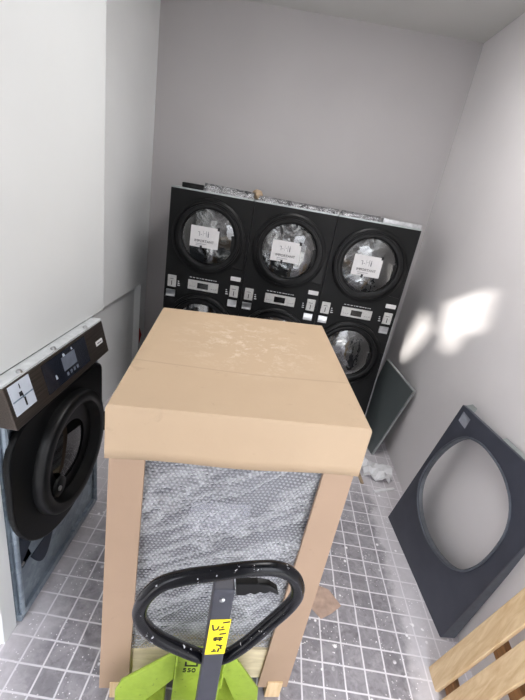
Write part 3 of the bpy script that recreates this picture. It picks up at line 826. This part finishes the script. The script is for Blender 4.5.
# handle: bar, loop, lever, sticker
th2 = .2
hx = Vector((math.cos(th2), math.sin(th2), 0)); hy = Vector((-math.sin(th2), math.cos(th2), 0)); HO = Vector((.005, .62, 0))
CAMP = Vector((0, 0, CAMH))
def H(a, d, z):
    p = HO+hx*a+hy*d; return CAMP+(Vector((p.x, p.y, z))-CAMP)*1.06
def hbox(bm, a0t, a1t, zt, a0b, a1b, zb, d0, d1):
    return hexa(bm, [H(a0b, d0, zb), H(a1b, d0, zb), H(a1b, d1, zb), H(a0b, d1, zb)], [H(a0t, d0, zt), H(a1t, d0, zt), H(a1t, d1, zt), H(a0t, d1, zt)])
bar = obj('handle_bar', hbox(BM(), -.018, .030, 1.135, -.012, .040, .46, -.016, .016), M_bar, jk, bevel=.004)
L = [(-.014,.616,1.17),(.061,.631,1.183),(.124,.644,1.182),(.166,.653,1.154),(.186,.656,1.109),(.180,.656,1.059),(.14,.647,.99),(.085,.635,.905),(.041,.627,.862),(-.004,.618,.865),(-.068,.605,.906),(-.134,.592,.964),(-.166,.585,1.028),(-.160,.587,1.085),(-.129,.593,1.134),(-.078,.603,1.158)]
Lp = [CAMP+(p-CAMP)*(1.03+.06*min(1, max(0, (1.16-p.z)/.29))) for p in catmull(L, 6)]
obj('handle_loop', tube(BM(), Lp, .0175, 14, True), M_jackblack, jk, smooth=True)
b = BM()
lv = [Vector(p) for p in ((.038,.645,1.108),(.089,.645,1.121),(.117,.645,1.121),(.138,.645,1.109),(.144,.645,1.093),(.134,.645,1.096),(.121,.645,1.1),(.111,.645,1.09),(.098,.645,1.092),(.088,.645,1.081),(.076,.645,1.083),(.065,.645,1.073),(.044,.645,1.068))]
prism(b, lv, hy*.018)
obj('release_lever', b, M_blackp, jk, bevel=.003)
b = BM(); lathe(b, [(.007, 0), (.007, .004), (.003, .006)], H(.004, -.0155, 1.105), -hy, 10, True, True); obj('rivet', b, M_steel, bar, smooth=True)
def st(a0, a1, z0, z1, h): return prism(BM(), [H(a0, -.0162, z0), H(a1, -.0162, z0), H(a1, -.0162, z1), H(a0, -.0162, z1)], -hy*h)
sk = obj('warning_sticker', st(-.0145, .034, .905, 1.035, .0008), M_yellow, bar, label='yellow sticker with black symbols')
b = BM()
def stroke(a0, z0, a1, z1, w=.0022):
    p, q = H(a0*.9-.004, -.0170, z0), H(a1*.9-.004, -.0170, z1); d = (q-p).normalized(); s = d.cross(hy).normalized()*w
    prism(b, [p-s, q-s, q+s, p+s], -hy*.0008)
for sg in ((.022,1.024,.040,1.027),(-.004,1.018,.000,.998),(.000,.998,.010,1.000),(.010,1.000,.013,1.012),(.014,.998,.030,1.000),(.020,1.006,.026,1.010),
           (.018,.982,.036,.985),(.004,.968,.030,.970),(.004,.962,.028,.963),(.010,.957,.010,.972),(.022,.957,.022,.972),
           (.014,.942,.032,.938),(.026,.938,.030,.926),(.004,.916,.018,.918),(.022,.914,.024,.928),(.008,.922,.014,.924)):
    stroke(*sg)
obj('printed_symbol', b, M_ink, sk)

# ------------------------------------------------------------------ front panel with a round opening, leaning on the right wall
PB = Vector((1.083, 2.166, 0)); pu = Vector((.108, -.994, 0)).normalized(); pv = Vector((.082, .009, .997)).normalized(); pn = pv.cross(pu).normalized()
if pn.x < 0: pn = -pn          # pn points to the wall
def PP(u, v, d=0): return PB+pu*u+pv*v+pn*d
fp = thing('machine_front_panel', 'charcoal steel front panel with a big round opening leaning on the right wall', 'machine panel', PP(.4, 0))
quad = [(0, 0), (.793, 0), (.885, .78), (.865, .96), (.80, 1.05), (.16, 1.03)]
holep = [(0.278, 0.888), (0.402, 0.945), (0.525, 0.946), (0.635, 0.918), (0.73, 0.851), (0.781, 0.747), (0.784, 0.617), (0.758, 0.484), (0.695, 0.367), (0.591, 0.292), (0.433, 0.257), (0.291, 0.278), (0.184, 0.348), (0.13, 0.453), (0.134, 0.591), (0.186, 0.753)]
hp = [(p.x, p.y) for p in catmull([(u, v, 0) for u, v in holep], 4)]
win = [(.185, 1.005), (.265, .998), (.258, .930), (.178, .938)]
b = BM()
holed(b, [PP(u, v) for u, v in quad], [[PP(u, v) for u, v in hp], [PP(u, v) for u, v in win]], pn*.006)
pl_ = obj('face_sheet', b, M_greypanel, fp)
b = BM()
for (p, q) in zip(quad, quad[1:]+quad[:1]):
    d = Vector((q[0]-p[0], q[1]-p[1])); d.normalize(); nn = Vector((-d.y, d.x))*.006
    A = [PP(*p, .0065), PP(*q, .0065), PP(q[0]+nn.x, q[1]+nn.y, .0065), PP(p[0]+nn.x, p[1]+nn.y, .0065)]
    dp0 = .075*(1-p[1])+.016*p[1]; dp1 = .075*(1-q[1])+.016*q[1]
    if p[0] < .3 and q[0] < .3: dp0, dp1 = .02, .05
    hexa(b, A, [A[0]+pn*dp0, A[1]+pn*dp1, A[2]+pn*dp1, A[3]+pn*dp0])
obj('edge_flange', b, M_greyedge, fp)
b = BM(); h2_ = [(.455+(u-.455)*.985, .60+(v-.60)*.985) for u, v in hp]; n_h = len(hp); R0 = [b.verts.new(PP(u, v, .006)) for u, v in hp]; R1 = [b.verts.new(PP(u, v, .028)) for u, v in h2_]
for i in range(n_h): b.faces.new((R0[i], R0[(i+1) % n_h], R1[(i+1) % n_h], R1[i]))
bmesh.ops.solidify(b, geom=b.faces[:], thickness=.003)
obj('opening_collar', b, M_greycollar, fp, smooth=True)
b = BM(); Q = [PP(u, v, -.004) for u, v in hp]; tube(b, Q, .006, 6, True); obj('opening_rim', b, M_greyedge, fp, smooth=True)
b = BM(); prism(b, [PP(u, v, .004) for u, v in win], pn*.004); obj('window_insert', b, M_inserts, fp, label='grey square insert in the upper corner')
b = BM(); prism(b, [PP(.16, 1.03, .02), PP(.24, 1.033, .02), PP(.23, 1.055, .03), PP(.19, 1.058, .03)], pn*.004); prism(b, [PP(.50, 1.043, .012), PP(.78, 1.053, .012), PP(.78, 1.065, .02), PP(.51, 1.058, .02)], pn*.004)
pieces('mounting_tab', b, M_zinc, fp)

# ------------------------------------------------------------------ steel sheet leaning in the gap beside the dryers
A_, B_, C_ = Vector((1.10, 3.213, .774)), Vector((1.225, 2.775, .712)), Vector((1.105, 2.875, .002))
D_ = A_+(C_-B_); D_.z = .002; D_.x = max(D_.x, 1.01)
gp = thing('steel_cover_panel', 'grey glossy cover panel leaning in the gap between dryers and right wall', 'machine panel', (C_+D_)/2)
n_ = (B_-A_).cross(D_-A_).normalized()
if n_.x < 0: n_ = -n_
obj('face_sheet', prism(BM(), [A_, B_, C_, D_], n_*.004), M_glasspanel, gp)
b = BM()
def rim(p, q, m):
    d = (m-(p+q)/2).normalized()*.006
    prism(b, [p-n_*.001, q-n_*.001, q+d-n_*.001, p+d-n_*.001], n_*.022)
mid = (A_+B_+C_+D_)/4
rim(A_, B_, mid); rim(B_, C_, mid)
obj('folded_edge', b, M_zinc, gp, label='pale folded edge')

# ------------------------------------------------------------------ pallet leaning at the right, near the camera
wp = thing('wooden_pallet', 'pine wood pallet leaning on the right wall, at the lower right of the photo', 'pallet', (1.1, 1.1, 0))
wl = Vector((.135, -.145, 1)).normalized(); wy = Vector((0, -1, 0)); wy = (wy-wl*wy.dot(wl)).normalized(); wn = wl.cross(wy).normalized()
if wn.x < 0: wn = -wn
WO = Vector((1.055, 1.222, .0))
def WPt(a, h, d): return WO+wy*a+wl*h+wn*d
def wboard(a0, a1, h0, h1, d0, d1): return hexa(BM(), [WPt(a0, h0, d0), WPt(a1, h0, d0), WPt(a1, h0, d1), WPt(a0, h0, d1)], [WPt(a0, h1, d0), WPt(a1, h1, d0), WPt(a1, h1, d1), WPt(a0, h1, d1)])
for k in range(4): obj('deck_board', wboard(.135*k, .135*k+.098, .002, .92, 0, .020), M_wood, wp, bevel=.003)
for h in (.06, .44, .80): obj('stringer', wboard(.0, .503, h, h+.07, .0205, .052), M_woodd, wp)

# ------------------------------------------------------------------ bits on the floor
b = BM(); prism(b, [(.518, 1.551, .001), (.598, 1.532, .001), (.658, 1.451, .001), (.60, 1.40, .001), (.543, 1.363, .001), (.498, 1.407, .001)], (0, 0, .004))
tag(obj('cardboard_scrap', b, M_scrap), 'pinkish brown scrap of card on the tiles right of the packed appliance', 'scrap')
def crumple(name, cx, cy, r, h, mat, lab, seed):
    rnd = random.Random(seed); bm = BM(); n = 7; vs = {}
    for i in range(n):
        for j in range(n):
            vs[i, j] = bm.verts.new((cx+r*(2*i/(n-1)-1)+rnd.uniform(-.3, .3)*r/n*2, cy+r*(2*j/(n-1)-1)+rnd.uniform(-.3, .3)*r/n*2, .004+abs(rnd.gauss(0, h))))
    for i in range(n-1):
        for j in range(n-1):
            if (i in (0, n-2) and j in (0, n-2)): continue
            bm.faces.new((vs[i, j], vs[i+1, j], vs[i+1, j+1], vs[i, j+1]))
    bmesh.ops.delete(bm, geom=[v for v in bm.verts if not v.link_faces], context='VERTS')
    bmesh.ops.solidify(bm, geom=bm.faces[:], thickness=.002)
    lo = min(v.co.z for v in bm.verts)
    for v in bm.verts: v.co.z -= lo
    tag(obj(name, bm, mat), lab, 'plastic sheet')
crumple('crumpled_film', 1.10, 2.64, .12, .035, M_white, 'crumpled white film on the floor below the grey cover panel', 4)
b = BM()
for (p, q, w) in (((1.03, 2.40), (1.20, 2.47), .010),): 
    p = Vector((*p, .001)); q = Vector((*q, .001)); d = (q-p).normalized(); s = Vector((-d.y, d.x, 0))*w
    prism(b, [p-s, q-s, q+s, p+s], (0, 0, .012))
tag(obj('plastic_strip', b, M_white), 'thin white plastic strip on the floor nearest the charcoal front panel', 'strip')
b = BM()
p = Vector((.93, 2.72, .001)); q = Vector((.95, 2.47, .001)); d = (q-p).normalized(); s = Vector((-d.y, d.x, 0))*.012
prism(b, [p-s, q-s, q+s, p+s], (0, 0, .010))
tag(obj('plastic_strip', b, M_foam), 'thin beige strip on the floor beside the crumpled white film', 'strip')
b = BM(); prism(b, [(XL+.001, 3.60, .50), (XL+.001, 3.67, .40), (XL+.001, 3.61, .33)], (.004, 0, 0))
tag(obj('red_tag', b, M_red), 'small red triangular tag on the white return wall left of the dryers', 'tag')
